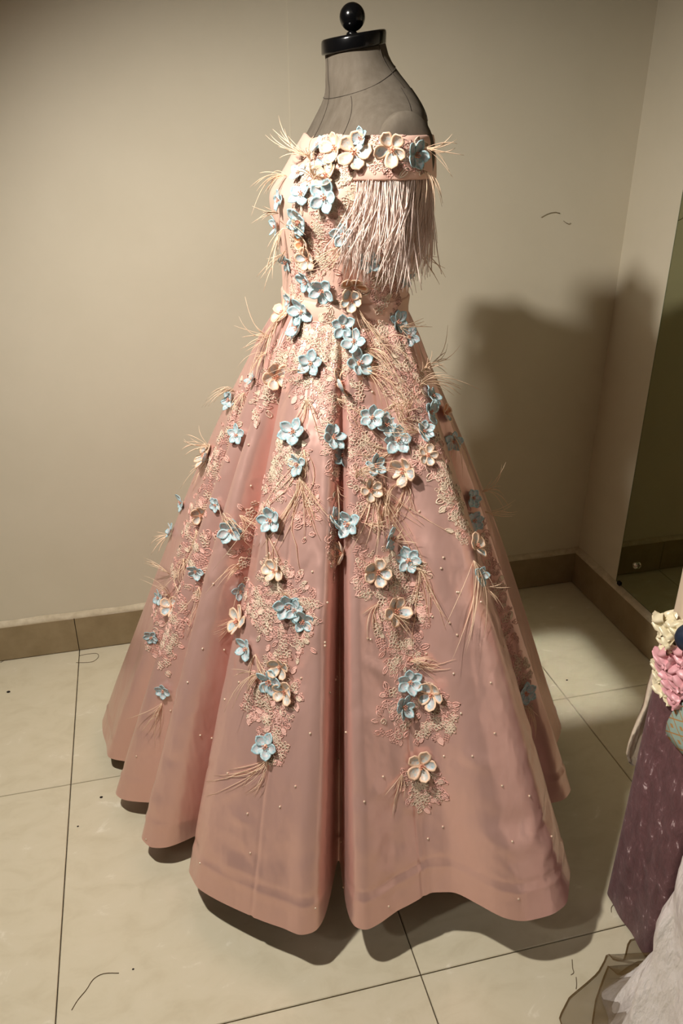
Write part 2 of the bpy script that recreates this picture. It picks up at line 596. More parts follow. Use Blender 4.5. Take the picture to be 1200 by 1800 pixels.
D2R = math.radians
seams = [
    [tz(torso(1.356 - 0.020 * math.cos(a), a, 0.0004)) for a in np.linspace(0.0, 2 * PI, 60)],           # base of the neck
    [tz(torso(z, D2R(118) + (1.40 - z) * 0.2, 0.0004)) for z in np.linspace(1.405, 1.347, 10)],            # neck side
    [tz(torso(z, D2R(112) - (1.347 - z) * 5.0, 0.0004)) for z in np.linspace(1.347, 1.305, 14)],          # shoulder seam
    [tz(torso(z, D2R(150) - (1.347 - z) * 6.0, 0.0004)) for z in np.linspace(1.347, 1.305, 14)],
    [tz(torso(z, D2R(40) - (1.338 - z) * 1.5, 0.0004)) for z in np.linspace(1.338, 1.28, 14)],
    [tz(torso(z, 0.0, 0.0004)) for z in np.linspace(1.40, 1.28, 20)],
]
for s in seams:
    k = MB()
    k.tube(s, 0.0005, 4)
    put('seam', mesh_of('seam', rel(k.v, form), k.f, M['seam_dark']), form)
k = MB()
k.lathe([(0.016, 0.0), (0.016, 0.80)], 20, (0, 0, 0.03))
put('pole', k.mesh('pole', M['steel']), form)
k = MB()
k.lathe([(0.17, 0.0), (0.17, 0.008), (0.15, 0.016), (0.03, 0.024), (0.022, 0.05)], 40)
put('base', k.mesh('base', M['black_plastic']), form)

# ------------------------------------------------------------------ the gown
gown = empty('ball_gown', (AX[0], AX[1], 0), 'dusty pink satin off-shoulder ball gown covered in blue and cream flowers', 'gown')

# hem: angle from the camera side (degrees, positive to the right), radius, height above the floor
HEM = [(-180, 0.53, 0.06), (-160, 0.52, 0.05), (-150, 0.56, 0.05), (-135, 0.53, 0.05), (-122, 0.555, 0.04), (-108, 0.572, 0.04), (-100, 0.566, 0.04), (-92, 0.530, 0.04), (-87, 0.515, 0.04),
       (-84.5, 0.44, 0.04), (-82.0, 0.345, 0.04), (-80, 0.44, 0.04), (-77.5, 0.490, 0.04), (-74.5, 0.494, 0.04), (-71.5, 0.478, 0.045), (-67, 0.420, 0.05), (-64.5, 0.405, 0.05), (-61, 0.448, 0.05), (-57, 0.466, 0.05), (-53, 0.460, 0.05),
       (-49.5, 0.435, 0.055), (-47.0, 0.340, 0.06), (-45, 0.330, 0.06), (-43, 0.405, 0.06), (-40.6, 0.446, 0.06), (-34.5, 0.465, 0.07), (-25.6, 0.470, 0.075), (-15.8, 0.477, 0.08), (-8.5, 0.489, 0.085),
       (-5.2, 0.482, 0.09), (-3.4, 0.455, 0.09), (-2.2, 0.350, 0.09), (-1.0, 0.335, 0.09), (0.2, 0.44, 0.09), (1.6, 0.474, 0.09), (4.4, 0.484, 0.09), (7.6, 0.478, 0.095), (11.6, 0.462, 0.100), (19.2, 0.455, 0.112), (24, 0.475, 0.120), (27.1, 0.514, 0.120),
       (28.8, 0.538, 0.115), (31.6, 0.556, 0.110), (36.7, 0.572, 0.110), (40.2, 0.573, 0.110), (43.5, 0.558, 0.110), (47, 0.545, 0.110), (52, 0.500, 0.105), (57, 0.452, 0.10),
       (61, 0.455, 0.10), (65, 0.482, 0.10), (69, 0.488, 0.10), (74, 0.460, 0.10), (79, 0.452, 0.10), (86, 0.468, 0.09), (95, 0.49, 0.08), (107, 0.47, 0.07), (120, 0.51, 0.07), (135, 0.48, 0.06), (150, 0.53, 0.06), (165, 0.49, 0.06), (180, 0.53, 0.06)]
NPHI = 1080
PH = np.linspace(-180, 180, NPHI, endpoint=False)


def circ_smooth(a, sig_deg):
    n = len(a)
    x = np.fft.rfftfreq(n, 1.0 / 360 * 1.0) / n * n  # cycles per circle index
    fr = np.arange(n // 2 + 1)
    g = np.exp(-0.5 * (fr * 2 * PI / 360 * sig_deg) ** 2)
    return np.fft.irfft(np.fft.rfft(a) * g, n)


hp = [h[0] for h in HEM]
r_hem = circ_smooth(np.interp(PH, hp, [h[1] for h in HEM]), 0.75)
z_hem = circ_smooth(np.interp(PH, hp, [h[2] for h in HEM]), 2.0)
r_base = circ_smooth(r_hem, 26)
fold = (r_hem - r_base) * 1.15
fold_up = (circ_smooth(r_hem, 1.6) - r_base) * 1.5
ZW = 1.022
DIR = np.array([RT * math.sin(D2R(p)) - HF * math.cos(D2R(p)) for p in PH])
r_waist = np.zeros(NPHI)
for i, p in enumerate(PH):
    a = math.radians(p) - FA
    a = (a + PI) % (2 * PI) - PI
    q = torso(ZW, a, 0.003) - AX
    r_waist[i] = math.hypot(q[0], q[1])
# seams of the gores (degrees) and hand-made wrinkles
GORE = [-19.5, 17.5, 48.0, -64.0, -101, 92, 130, 170, -140]
NT = 130
TT = np.linspace(0, 1, NT)
nrand = np.random.RandomState(3)
tuck = 0.0
SK = np.zeros((NT, NPHI, 3))
expo = np.where(PH < 0, 0.87, 0.93)
expo = circ_smooth(expo, 12)
medium = circ_smooth(np.interp(PH, np.arange(-180, 181, 9), np.concatenate([nrand.uniform(-1, 1, 40), [0]])), 3.5)
fine = circ_smooth(np.interp(PH, np.arange(-180, 181, 4), np.concatenate([nrand.uniform(-1, 1, 90), [0]])), 1.3)
pleat = circ_smooth(np.interp(PH, np.arange(-180, 181, 5), np.concatenate([nrand.uniform(-1, 1, 72), [0]])), 1.5)
for j, t in enumerate(TT):
    g = t ** expo
    fp = t ** 0.85
    blend = min(1, t * 1.5)
    fl = fold * blend + fold_up * (1 - blend)
    r_ = r_waist * (1 - g) + r_base * g + fl * fp
    r_ = r_ + pleat * 0.011 * math.exp(-((t - 0.33) / 0.27) ** 2) * (0.3 + t)
    r_ = r_ + medium * 0.013 * math.sin(PI * min(1, t * 1.15)) ** 1.0 * (0.4 + 0.6 * t)
    r_ = r_ + fine * 0.0042 * min(1, t * 2)
    # gathered pleats under the waistband
    r_ = r_ + 0.0022 * np.sin(np.radians(PH) * 46 + 2 * np.sin(np.radians(PH) * 7)) * math.exp(-((t - 0.05) / 0.05) ** 2)
    z = ZW + (z_hem - ZW) * t
    for gg in GORE:
        dd = (PH - gg + 180) % 360 - 180
        sarc = np.radians(dd) * np.maximum(r_, 0.1)
        r_ = r_ - 0.0014 * np.exp(-(sarc / 0.0026) ** 2) * min(1, t * 3) + 0.0006 * np.exp(-((sarc - 0.007) / 0.004) ** 2) * min(1, t * 3)
    # stitched hem line and the soft roll below it
    hz = (z - z_hem)
    r_ = r_ - 0.0026 * np.exp(-((hz - 0.056) / 0.004) ** 2) + 0.0022 * np.exp(-((hz - 0.048) / 0.006) ** 2)
    SK[j] = AX + DIR * r_[:, None]
    SK[j, :, 2] = z
wr = np.random.RandomState(11)
extra = [(wr.uniform(-85, 60), wr.uniform(0.05, 0.62), wr.uniform(1.5, 4.5), wr.uniform(0.006, 0.014), wr.choice([-1, 1]) * wr.uniform(0.0012, 0.0030), wr.uniform(-0.9, 0.9)) for _ in range(90)]
# satin wrinkles above the hem: (phi, height over the hem, half length deg, half height m, depth, slope)
for (pc, hc, wp, wh, am, sl) in [(-22, 0.10, 5.5, 0.020, -0.007, 0.10), (-26, 0.07, 4, 0.016, 0.008, -0.1), (-12, 0.12, 4, 0.03, -0.006, 0.3), (-3, 0.2, 3, 0.03, 0.004, 0.1),
                                 (20, 0.13, 6, 0.035, -0.006, 0.2), (24, 0.20, 4, 0.04, 0.005, 0.4), (33, 0.12, 5.5, 0.016, 0.009, -0.16), (37, 0.15, 7, 0.018, -0.011, -0.22), (30, 0.25, 3, 0.012, 0.004, -0.1), (41, 0.10, 4, 0.014, 0.006, 0.3),
                                 (-58, 0.10, 3, 0.012, 0.004, -0.2), (-70, 0.12, 4, 0.015, 0.004, 0.2), (-15, 0.42, 5, 0.05, -0.006, 0.5), (-8, 0.50, 3, 0.04, 0.006, 0.3), (22, 0.48, 5, 0.05, -0.008, 0.4), (27, 0.55, 4, 0.04, 0.009, 0.2),
                                 (40, 0.50, 5, 0.03, -0.008, -0.4), (45, 0.58, 4, 0.03, 0.006, -0.3), (-40, 0.55, 5, 0.06, -0.007, 0.5), (-30, 0.62, 4, 0.05, 0.007, 0.4)] + extra:
    dph = (PH[None, :] - pc + 180) % 360 - 180
    hh = SK[:, :, 2] - z_hem[None, :] - hc - sl * np.radians(dph) * 0.45
    w = 0.9 * (0.5 if abs(am) > 0.0031 and hc < 0.25 else 1.0) * am * np.exp(-(dph / wp) ** 2) * np.exp(-(hh / wh) ** 2)
    SK += DIR[None] * w[..., None]
me = grid_mesh('skirt', rel(SK, gown), M['satin'])
skirt = put('skirt', me, gown)
# lining just inside the skirt
ls = SK[::5].copy()
ls = ls - DIR[None] * np.linspace(0.002, 0.012, ls.shape[0])[:, None, None]
ls[:, :, 2] -= np.linspace(0, 0.006, ls.shape[0])[:, None]
put('lining', grid_mesh('lining', rel(ls[:, ::2], gown), M['lining']), gown)

# bodice
NB = 128


def top_z(a):
    """neckline height: a sweetheart dip at the front"""
    d = (a + PI) % (2 * PI) - PI
    return 1.287 - 0.006 * math.exp(-(d / 0.25) ** 2)


BO = []
for t in np.linspace(0, 1, 60):
    row = []
    for i in range(NB):
        a = 2 * PI * i / NB - PI
        z = 1.04 + (top_z(a) - 1.04) * t
        row.append(torso(z, a, 0.0045))
    BO.append(row)
row2 = []
for i in range(NB):                                           # turned-in top edge
    a = 2 * PI * i / NB - PI
    row2.append(torso(top_z(a), a, 0.0012))
BO.append(row2)
put('bodice', grid_mesh('bodice', rel(BO, gown), M['bodice']), gown)
WB = [[torso(z, 2 * PI * i / NB, o_) for i in range(NB)] for z, o_ in ((1.012, 0.004), (1.014, 0.0075), (1.03, 0.0072), (1.046, 0.0075), (1.049, 0.0055), (1.049, 0.003))]
put('waistband', grid_mesh('waistband', rel(WB, gown), M['bodice']), gown)


# off-shoulder sleeve bands, feather fringe under each
def band_pt(th, z, off, sg):
    """th from the arm side towards the front"""
    s, d, w = curve(TORSO, 1.262)
    a = sg * (PI / 2 - th)
    ca, sa = math.cos(a), math.sin(a)
    bul = 0.022 * max(0, math.cos(th * 0.85)) ** 1.5
    q = AX + RT * 0.027 + FV * (0.089 + off) * ca + LV * (0.160 + off + bul) * sa
    q[2] = z
    return q


BANDS = []
for sg in (1, -1):
    ths = np.linspace(-1.95 if sg == 1 else -1.45, 1.12 if sg == 1 else 0.45, 60)
    rows = []
    for (z, o_) in ((1.288, 0.000), (1.2895, 0.003), (1.2885, 0.0055), (1.282, 0.0075), (1.26, 0.010), (1.245, 0.0115), (1.2335, 0.012), (1.2315, 0.0105), (1.234, 0.008), (1.262, 0.005), (1.288, 0.000)):
        rows.append([band_pt(t, z - 0.002 + (0.006 * math.cos(t * 1.3) - 0.004) * (1 if z < 1.25 else 0.0), o_ + 0.0012 * math.sin(t * 23) * (z < 1.27), sg) for t in ths])
    BANDS.append(rows)
    put('sleeve_band', grid_mesh('sleeve_band', rel(rows, gown), M['bodice'], closed_u=False), gown)
    k = MB()
    n = 420 if sg == 1 else 60
    for i in range(n):
        th = rng.uniform(-1.05, 0.98)
        ln = rng.uniform(0.09, 0.165) * (1 - 0.25 * max(0, th - 0.5)) * (0.75 + 0.25 * math.cos(th))
        p0 = band_pt(th, 1.240, rng.uniform(0.004, 0.010), sg)
        out = (LV * sg * math.cos(th) + FV * math.sin(th))
        side = np.cross(out, [0, 0, 1.0])
        cl = math.sin(th * 9 + 0.5) * 0.5
        sw = rng.gauss(0, 0.9) * 0.022 - cl * 0.018
        cu = rng.uniform(-0.008, 0.016)
        wv, ph = rng.uniform(0.0008, 0.003), rng.uniform(0, 6.28)
        pts = []
        for q in np.linspace(0, 1, 10):
            pts.append(p0 + np.array([0, 0, -ln * q]) + side * (sw * q ** 1.4 + wv * math.sin(q * 7 + ph) * q) + out * (cu * q ** 1.6 - 0.006 * q) + FV * 0.010 * q * q)
        r0 = rng.uniform(0.0004, 0.0008)
        k.tube(pts, [r0 * (1 + 0.5 * q) if q < 0.75 else r0 * (1.37 - 2.2 * (q - 0.75)) for q in np.linspace(0, 1, 10)], 3)
    tag(put('feather_fringe', mesh_of('feather_fringe', rel(k.v, gown), k.f, M['fringe']), gown), kind='stuff')

# ---- surface of the gown, to sew the trimmings on
sv, sf = [], []


def add_surf(P, closed=True):
    P = np.asarray(P)
    n0 = len(sv)
    nj, ni = P.shape[:2]
    sv.extend([tuple(p) for p in P.reshape(-1, 3)])
    for j in range(nj - 1):
        for i in range(ni if closed else ni - 1):
            k_ = (i + 1) % ni
            sf.append((n0 + j * ni + i, n0 + j * ni + k_, n0 + (j + 1) * ni + k_, n0 + (j + 1) * ni + i))


add_surf(SK[::2, ::2])
add_surf(BO)
add_surf(WB)
add_surf(BANDS[0][:8], False)
SURF = BVHTree.FromPolygons(sv, sf)


def seat(px, py):
    """the place on the gown seen at this spot of the photograph, and its outward normal"""
    d = FW + RT * (px - 600) / FPX - UP * (py - 900) / FPX
    h = SURF.ray_cast(Vector(EYE), Vector(d))
    if h[0] is None:
        for e in range(1, 60):
            dx = e if px < 615 else -e
            d = FW + RT * (px + dx - 600) / FPX - UP * (py - 900) / FPX
            h = SURF.ray_cast(Vector(EYE), Vector(d))
            if h[0] is not None:
                break
        else:
            return None
    p, n = h[0], h[1]
    if n.dot(Vector(d)) > 0:
        n = -n
    return p, n


def frame(n, spin=0.0):
    n = Vector(n).normalized()
    down = Vector((0, 0, -1))
    v_ = (down - n * down.dot(n))
    if v_.length < 1e-4:
        v_ = Vector((1, 0, 0))
    v_.normalize()
    u_ = v_.cross(n).normalized()
    c, s = math.cos(spin), math.sin(spin)
    return u_ * c + v_ * s, v_ * c - u_ * s, n


def drape(p, n, u_, v_, pts, lift):
    """lays flat points (u, v) onto the gown around p"""
    out = []
    for (a, b_) in pts:
        q = p + u_ * a + v_ * b_
        h = SURF.ray_cast(q + n * 0.05, -n, 0.12)
        if h[0] is None:
            h = SURF.find_nearest(q)
            if h[0] is None or (h[0] - q).length > 0.05:
                return None
        nn = h[1] if h[1].dot(n) > 0 else -h[1]
        out.append(np.array(h[0] + nn * lift))
    for i in range(len(out) - 1):                              # torn across a deep fold: leave it off
        if np.linalg.norm(out[i + 1] - out[i]) > 0.0035 + 1.5 * math.hypot(pts[i + 1][0] - pts[i][0], pts[i + 1][1] - pts[i][1]):
            return None
    return out


# ---- lace: cord-embroidered leaves, curls and scales, sewn flat
def leaf(u, v, an, L, W):
    c, s = math.cos(an), math.sin(an)
    o = []
    for q in np.linspace(0, 1, 7):
        o.append((q * L, W * math.sin(PI * q) ** 0.8))
    for q in np.linspace(1, 0, 7)[1:-1]:
        o.append((q * L, -W * math.sin(PI * q) ** 0.8))
    return [(u + a * c - b_ * s, v + a * s + b_ * c) for a, b_ in o]


def ring(u, v, r_, n=7):
    return [(u + r_ * math.cos(2 * PI * i / n), v + r_ * math.sin(2 * PI * i / n)) for i in range(n)]


def curl(u, v, an, r_):
    return [(u + r_ * (1 - 0.75 * q) * math.cos(an + 7.5 * q), v + r_ * (1 - 0.75 * q) * math.sin(an + 7.5 * q)) for q in np.linspace(0, 1, 14)]


def lace(px, py, w, h, n, ivory=0.25, spin=0.0):
    """a lace motif about w x h pixels big around this spot"""
    st = seat(px, py)
    if st is None:
        return
    p, n_ = st
    # smooth normal of the neighbourhood
    acc = Vector((0, 0, 0))
    for dx, dy in ((0, 0), (w * .3, 0), (-w * .3, 0), (0, h * .3), (0, -h * .3)):
        s2_ = seat(px + dx, py + dy)
        if s2_ is not None and (s2_[0] - p).length < 0.12:
            acc += s2_[1]
    n_ = acc.normalized()
    u_, v_, n_ = frame(n_, spin)
    sc = (p - Vector(EYE)).length / FPX
    W, H = w * sc / 2, h * sc / 2 * 1.15
    k = MB()
    for i in range(int(n * 1.6)):
        for _ in range(20):
            a, b_ = rng.uniform(-1, 1), rng.uniform(-1, 1)
            if a * a + b_ * b_ < 1.0 - 0.35 * math.sin(5 * math.atan2(b_, a) + px) ** 2:
                break
        u, v = a * W, b_ * H
        kind = rng.random()
        mi = 1 if rng.random() < (ivory if ivory > 0.65 else ivory * 0.6) else 0
        rad = rng.uniform(0.0006, 0.0010)
        closed = True
        if kind < 0.48:
            an = math.atan2(b_, a) + rng.gauss(0, 0.7)
            L = rng.uniform(0.008, 0.017)
            pts = leaf(u, v, an, L, L * rng.uniform(0.2, 0.32))
        elif kind < 0.80:
            # scales: a patch of small rings
            an = rng.uniform(0, 6)
            for q in range(rng.randint(4, 7)):
                uu, vv = u + (q % 3) * 0.0042 * math.cos(an) - (q // 3) * 0.0042 * math.sin(an), v + (q % 3) * 0.0042 * math.sin(an) + (q // 3) * 0.0042 * math.cos(an)
                d_ = drape(p, n_, u_, v_, ring(uu, vv, 0.0024, 6), 0.0006)
                if d_ is not None:
                    k.tube(d_, 0.0006, 3, mi, True)
            continue
        elif kind < 0.90:
            pts = curl(u, v, rng.uniform(0, 6), rng.uniform(0.006, 0.010))
            closed = False
        else:
            an0 = rng.uniform(0, 6)
            for q in range(5):
                d_ = drape(p, n_, u_, v_, leaf(u, v, an0 + q * 1.257, 0.009, 0.0028), 0.0010)
                if d_ is not None:
                    k.tube(d_, 0.0007, 3, 1, True)
            continue
        d_ = drape(p, n_, u_, v_, pts, 0.0007)
        if d_ is None:
            continue
        if max(np.linalg.norm(d_[i_ + 1] - d_[i_]) for i_ in range(len(d_) - 1)) > 0.02:
            continue
        k.tube(d_, rad, 3, mi, closed)
        if kind < 0.48:
            if rng.random() < 0.22:                            # padded leaf
                c_ = sum(d_) / len(d_) + np.array(n_) * 0.0005
                m_ = len(d_)
                k.add(list(d_) + [c_], [(i_, (i_ + 1) % m_, m_) for i_ in range(m_)], mi)
            else:
                k.tube([d_[0], (d_[3] + d_[9]) / 2, d_[6]], rad * 0.8, 3, mi)
    if k.v:
        tag(put('lace_applique', mesh_of('lace_applique', rel(k.v, gown), k.f, [M['lace_rose'], M['lace_ivory']], True, k.fm), gown), kind='stuff')


LACE = [
    (575, 285, 110, 90, 44, .5), (545, 320, 90, 80, 36, .5), (600, 330, 60, 90, 30, .7), (580, 385, 70, 60, 28, .2), (565, 425, 60, 70, 28, .3), (525, 430, 50, 70, 26, .3), (520, 480, 40, 70, 22, .2),
    (560, 470, 60, 50, 24, .1), (690, 490, 70, 120, 46, .25), (660, 500, 60, 60, 20, .2), (700, 440, 50, 90, 26, .3), (590, 520, 60, 40, 14, .3), (520, 520, 50, 50, 18, .1), (690, 265, 110, 50, 36, .5), (640, 270, 60, 50, 18, .4), (590, 262, 70, 50, 20, .3), (735, 280, 30, 50, 14, .4),
    (575, 590, 60, 70, 26, .8), (560, 625, 130, 100, 60, .35), (600, 660, 90, 100, 46, .5), (510, 620, 70, 110, 40, .3), (480, 650, 70, 100, 36, .4), (690, 620, 60, 110, 44, .5), (720, 680, 70, 100, 44, .5), (650, 590, 50, 50, 18, .3), (550, 690, 80, 60, 30, .25),
    (455, 700, 60, 80, 30, .3), (425, 720, 50, 110, 34, .35), (395, 800, 50, 110, 34, .3), (375, 850, 60, 110, 36, .35), (335, 930, 60, 120, 36, .3), (365, 980, 80, 90, 40, .3), (500, 820, 70, 110, 46, .7), (520, 790, 60, 60, 20, .3), (470, 870, 60, 90, 28, .25), (440, 960, 50, 140, 34, .3),
    (590, 770, 60, 120, 38, .4), (640, 780, 60, 110, 40, .5), (620, 850, 80, 110, 44, .3), (655, 880, 60, 100, 30, .35), (590, 960, 60, 140, 50, .5), (545, 900, 40, 90, 20, .15), (740, 780, 80, 80, 34, .4), (770, 800, 60, 80, 24, .4), (800, 880, 60, 130, 54, .75), (840, 950, 50, 120, 40, .4), (870, 1050, 44, 140, 44, .3), (895, 1130, 40, 120, 34, .3), (920, 1200, 36, 90, 22, .25),
    (480, 1005, 60, 40, 22, .8), (495, 1040, 110, 80, 54, .5), (515, 1105, 90, 90, 44, .4), (470, 1080, 80, 80, 36, .4), (540, 1085, 40, 90, 26, .25), (440, 1060, 60, 60, 20, .2), (480, 1180, 70, 70, 30, .6), (450, 1235, 60, 60, 28, .15), (495, 1230, 70, 80, 36, .4), (475, 1270, 60, 60, 20, .1), (485, 1320, 40, 50, 16, .1),
    (660, 1010, 90, 80, 46, .5), (710, 1010, 100, 70, 40, .45), (700, 1060, 80, 90, 40, .35), (690, 1120, 70, 110, 46, .4), (735, 1085, 40, 50, 14, .1), (715, 1150, 60, 60, 20, .35), (740, 1250, 110, 100, 60, .4), (690, 1270, 60, 70, 22, .15), (775, 1260, 60, 70, 22, .2), (700, 1225, 50, 60, 18, .3), (745, 1380, 90, 60, 36, .4), (740, 1400, 40, 50, 16, .2),
    (305, 1075, 60, 110, 40, .3), (270, 1100, 40, 120, 26, .15), (290, 1160, 36, 70, 18, .2), (300, 1110, 50, 60, 20, .4), (355, 1020, 70, 80, 26, .3), (320, 1000, 50, 90, 24, .3)]
for L in LACE:
    lace(*L)


# ---- flowers
def petal_mesh(name, L, W, tip, cup, mats):
    """one petal lying along +x: pale centre with a raised corded rim"""
    k = MB()
    N = 6
    lo = []
    for q in np.linspace(0, 1, N + 1):
        x = L * q
        w = W * (q * (1 - q)) ** tip * 2 ** (2 * tip) * (0.62 + 0.5 * q if tip < 0.7 else 1.0)
        if q == 0:
            w = W * 0.16
        lo.append((x, w))
    ring_o = [(x, w) for x, w in lo] + [(x, -w) for x, w in lo[::-1][1:]]
    cx = L * 0.56

    def hgt(x, y):
        return cup * ((x / L) ** 2) * L + 0.35 * abs(y) * 0.6
    m_ = len(ring_o)
    outer = [(x, y, hgt(x, y)) for x, y in ring_o]
    inner = [(cx + (x - cx) * 0.80, y * 0.74, hgt(cx + (x - cx) * 0.8, y * 0.74) + 0.0007) for x, y in ring_o]
    inn2 = [(cx + (x - cx) * 0.72, y * 0.62, hgt(cx + (x - cx) * 0.72, y * 0.62) - 0.0003) for x, y in ring_o]
    v = outer + inner + inn2 + [(cx, 0, hgt(cx, 0) - 0.0002)]
    f, fm = [], []
    for i in range(m_):
        j = (i + 1) % m_
        f.append((i, j, m_ + j, m_ + i)); fm.append(1)
        f.append((m_ + i, m_ + j, 2 * m_ + j, 2 * m_ + i)); fm.append(1)
        f.append((2 * m_ + i, 2 * m_ + j, 3 * m_)); fm.append(0)
    # underside, so the petal has thickness
    n0 = len(v)
    v += [(x, y, z - 0.0009) for x, y, z in outer] + [(cx, 0, hgt(cx, 0) - 0.0014)]
    for i in range(m_):
        j = (i + 1) % m_
        f.append((i, n0 + i, n0 + j, j)); fm.append(1)
        f.append((n0 + j, n0 + i, n0 + m_)); fm.append(0)
    return mesh_of(name, v, f, mats, True, fm)


PETALS = {
    'blue': [petal_mesh('petal_blue', 0.0205, 0.0082, 0.80, cu, [M['blue_in'], M['blue_rim']]) for cu in (0.05, 0.2, 0.4)],
    'cream': [petal_mesh('petal_cream', 0.0225, 0.0102, 0.50, cu, [M['cream_in'], M['cream_rim']]) for cu in (0.12, 0.30, 0.5)],
    'mix': [petal_mesh('petal_mix', 0.0225, 0.0102, 0.50, cu, [M['blue_in'], M['cream_rim']]) for cu in (0.12, 0.30, 0.5)],
    'amber': [petal_mesh('petal_amber', 0.0225, 0.0095, 0.42, cu, [M['amber'], M['cream_rim']]) for cu in (0.2, 0.35)],
}
k = MB()
k.lathe([(0.0048, -0.0008), (0.0048, 0.0006), (0.003, 0.0018), (0.001, 0.0022)], 10)
CORE = k.mesh('flower_core', M['cream_rim'])
k = MB()
for i in range(6):
    an = i * 1.05
    rr = 0.0034 if i else 0.0
    k.tube([(0, 0, 0.001), (rr * 0.8 * math.cos(an), rr * 0.8 * math.sin(an), 0.0055)], 0.0004, 3, 0)
    k.ball((rr * math.cos(an), rr * math.sin(an), 0.0062), 0.00125, 6, 4, 0)
BEADS = k.mesh('bead_cluster', M['coral'])


def flower(px, py, kind='blue', scale=1.0, open_=1.0, tilt=0.0):
    st = seat(px, py)
    if st is None:
        return
    p, n = st
    u_, v_, n = frame(n, rng.uniform(0, 6.28))
    p = p + n * 0.0022
    mw = Matrix(((u_.x, v_.x, n.x, p.x - gown.location.x), (u_.y, v_.y, n.y, p.y - gown.location.y), (u_.z, v_.z, n.z, p.z), (0, 0, 0, 1)))
    mw = mw @ Matrix.Rotation(rng.gauss(0, 0.16), 4, 'X') @ Matrix.Rotation(rng.gauss(0, 0.16), 4, 'Y') @ Matrix.Scale(scale, 4)
    fo = put('flower', CORE, gown, mw=mw)
    np_ = 5 if kind != 'blue' else rng.choice([5, 5, 6])
    for i in range(np_):
        kk = kind
        if kind == 'cream':
            kk = rng.choice(['cream', 'cream', 'mix'])
        elif kind == 'amber' and i > 2:
            kk = 'mix'
        me_ = rng.choice(PETALS[kk])
        an = 2 * PI * i / np_ + rng.gauss(0, 0.09)
        pm = Matrix.Rotation(an, 4, 'Z') @ Matrix.Translation((0.0018, 0, 0.0008 + 0.0005 * (i % 2))) @ Matrix.Rotation(-rng.uniform(0.05, 0.30) * open_, 4, 'Y') @ Matrix.Rotation(rng.gauss(0, 0.2), 4, 'X')
        s_ = rng.uniform(0.9, 1.08)
        put('petal', me_, fo, mw=pm @ Matrix.Scale(s_, 4))
    put('bead_cluster', BEADS, fo, mw=Matrix.Rotation(rng.uniform(0, 6), 4, 'Z') @ Matrix.Scale(rng.uniform(0.9, 1.1), 4))


BLUE = [(572, 348, 1.15), (532, 345, .95), (530, 388, 1.1), (495, 353, .9), (528, 308, .8), (489, 398, .9), (605, 412, .9), (648, 457, .9), (542, 493, 1.0), (568, 510, 1.05), (512, 530, .7), (533, 547, 1.05), (527, 580, 1.0),
        (603, 573, .95), (623, 602, 1.05), (628, 640, 1.15), (547, 640, 1.1), (697, 568, .9), (717, 593, .9), (710, 487, .8), (732, 430, .8), (752, 725, 1.0), (756, 698, .95), (507, 460, .8),
        (407, 705, 1.0), (446, 668, .7), (418, 765, .9), (517, 760, 1.15), (526, 817, .95), (310, 884, .9), (300, 933, .85), (405, 933, 1.1), (477, 915, 1.1), (345, 1003, .85), (421, 1038, .85), (583, 770, 1.1), (598, 801, 1.0),
        (653, 734, .95), (677, 748, 1.0), (701, 773, 1.15), (743, 758, .85), (794, 776, .9), (659, 820, .95), (583, 911, 1.0), (615, 920, 1.15), (683, 945, 1.0), (719, 984, 1.1), (828, 875, .85), (830, 914, .95), (840, 1013, .85),
        (505, 1064, 1.1), (534, 1090, 1.0), (436, 1140, 1.0), (475, 1196, 1.2), (468, 1311, 1.1), (288, 1213, .8), (282, 1052, .8), (268, 1119, .8), (719, 1198, 1.1), (707, 1242, 1.0), (921, 1216, 1.1),
        (550, 240, .7), (563, 258, .8), (637, 243, .7), (728, 274, 1.0), (583, 284, .7), (520, 1072, .9), (565, 296, .6), (380, 887, .7)]
CREAM = [(543, 455, .8), (500, 553, 1.0), (483, 663, 1.15), (364, 803, 1.2), (711, 827, 1.15), (651, 862, .85), (605, 971, 1.0), (662, 1005, 1.1), (833, 962, 1.0), (422, 1093, 1.2), (494, 1171, .9), (503, 1215, .95), (303, 1066, 1.0),
         (692, 1073, 1.1), (760, 1220, 1.1), (740, 1345, 1.15), (592, 261, 1.0), (625, 267, 1.15), (688, 261, 1.0), (576, 312, .9), (484, 1004, .9), (354, 905, .9), (750, 800, .8)]
MIX = [(593, 677, 1.1), (617, 528, .8)]
for x, y, s in BLUE:
    flower(x, y, 'blue', s)
for x, y, s in CREAM:
    flower(x, y, 'cream', s)
for x, y, s in MIX:
    flower(x, y, 'mix', s)
for x, y, s in [(620, 503, 1.0), (535, 425, .8), (779, 727, .8)]:
    flower(x, y, 'amber', s)


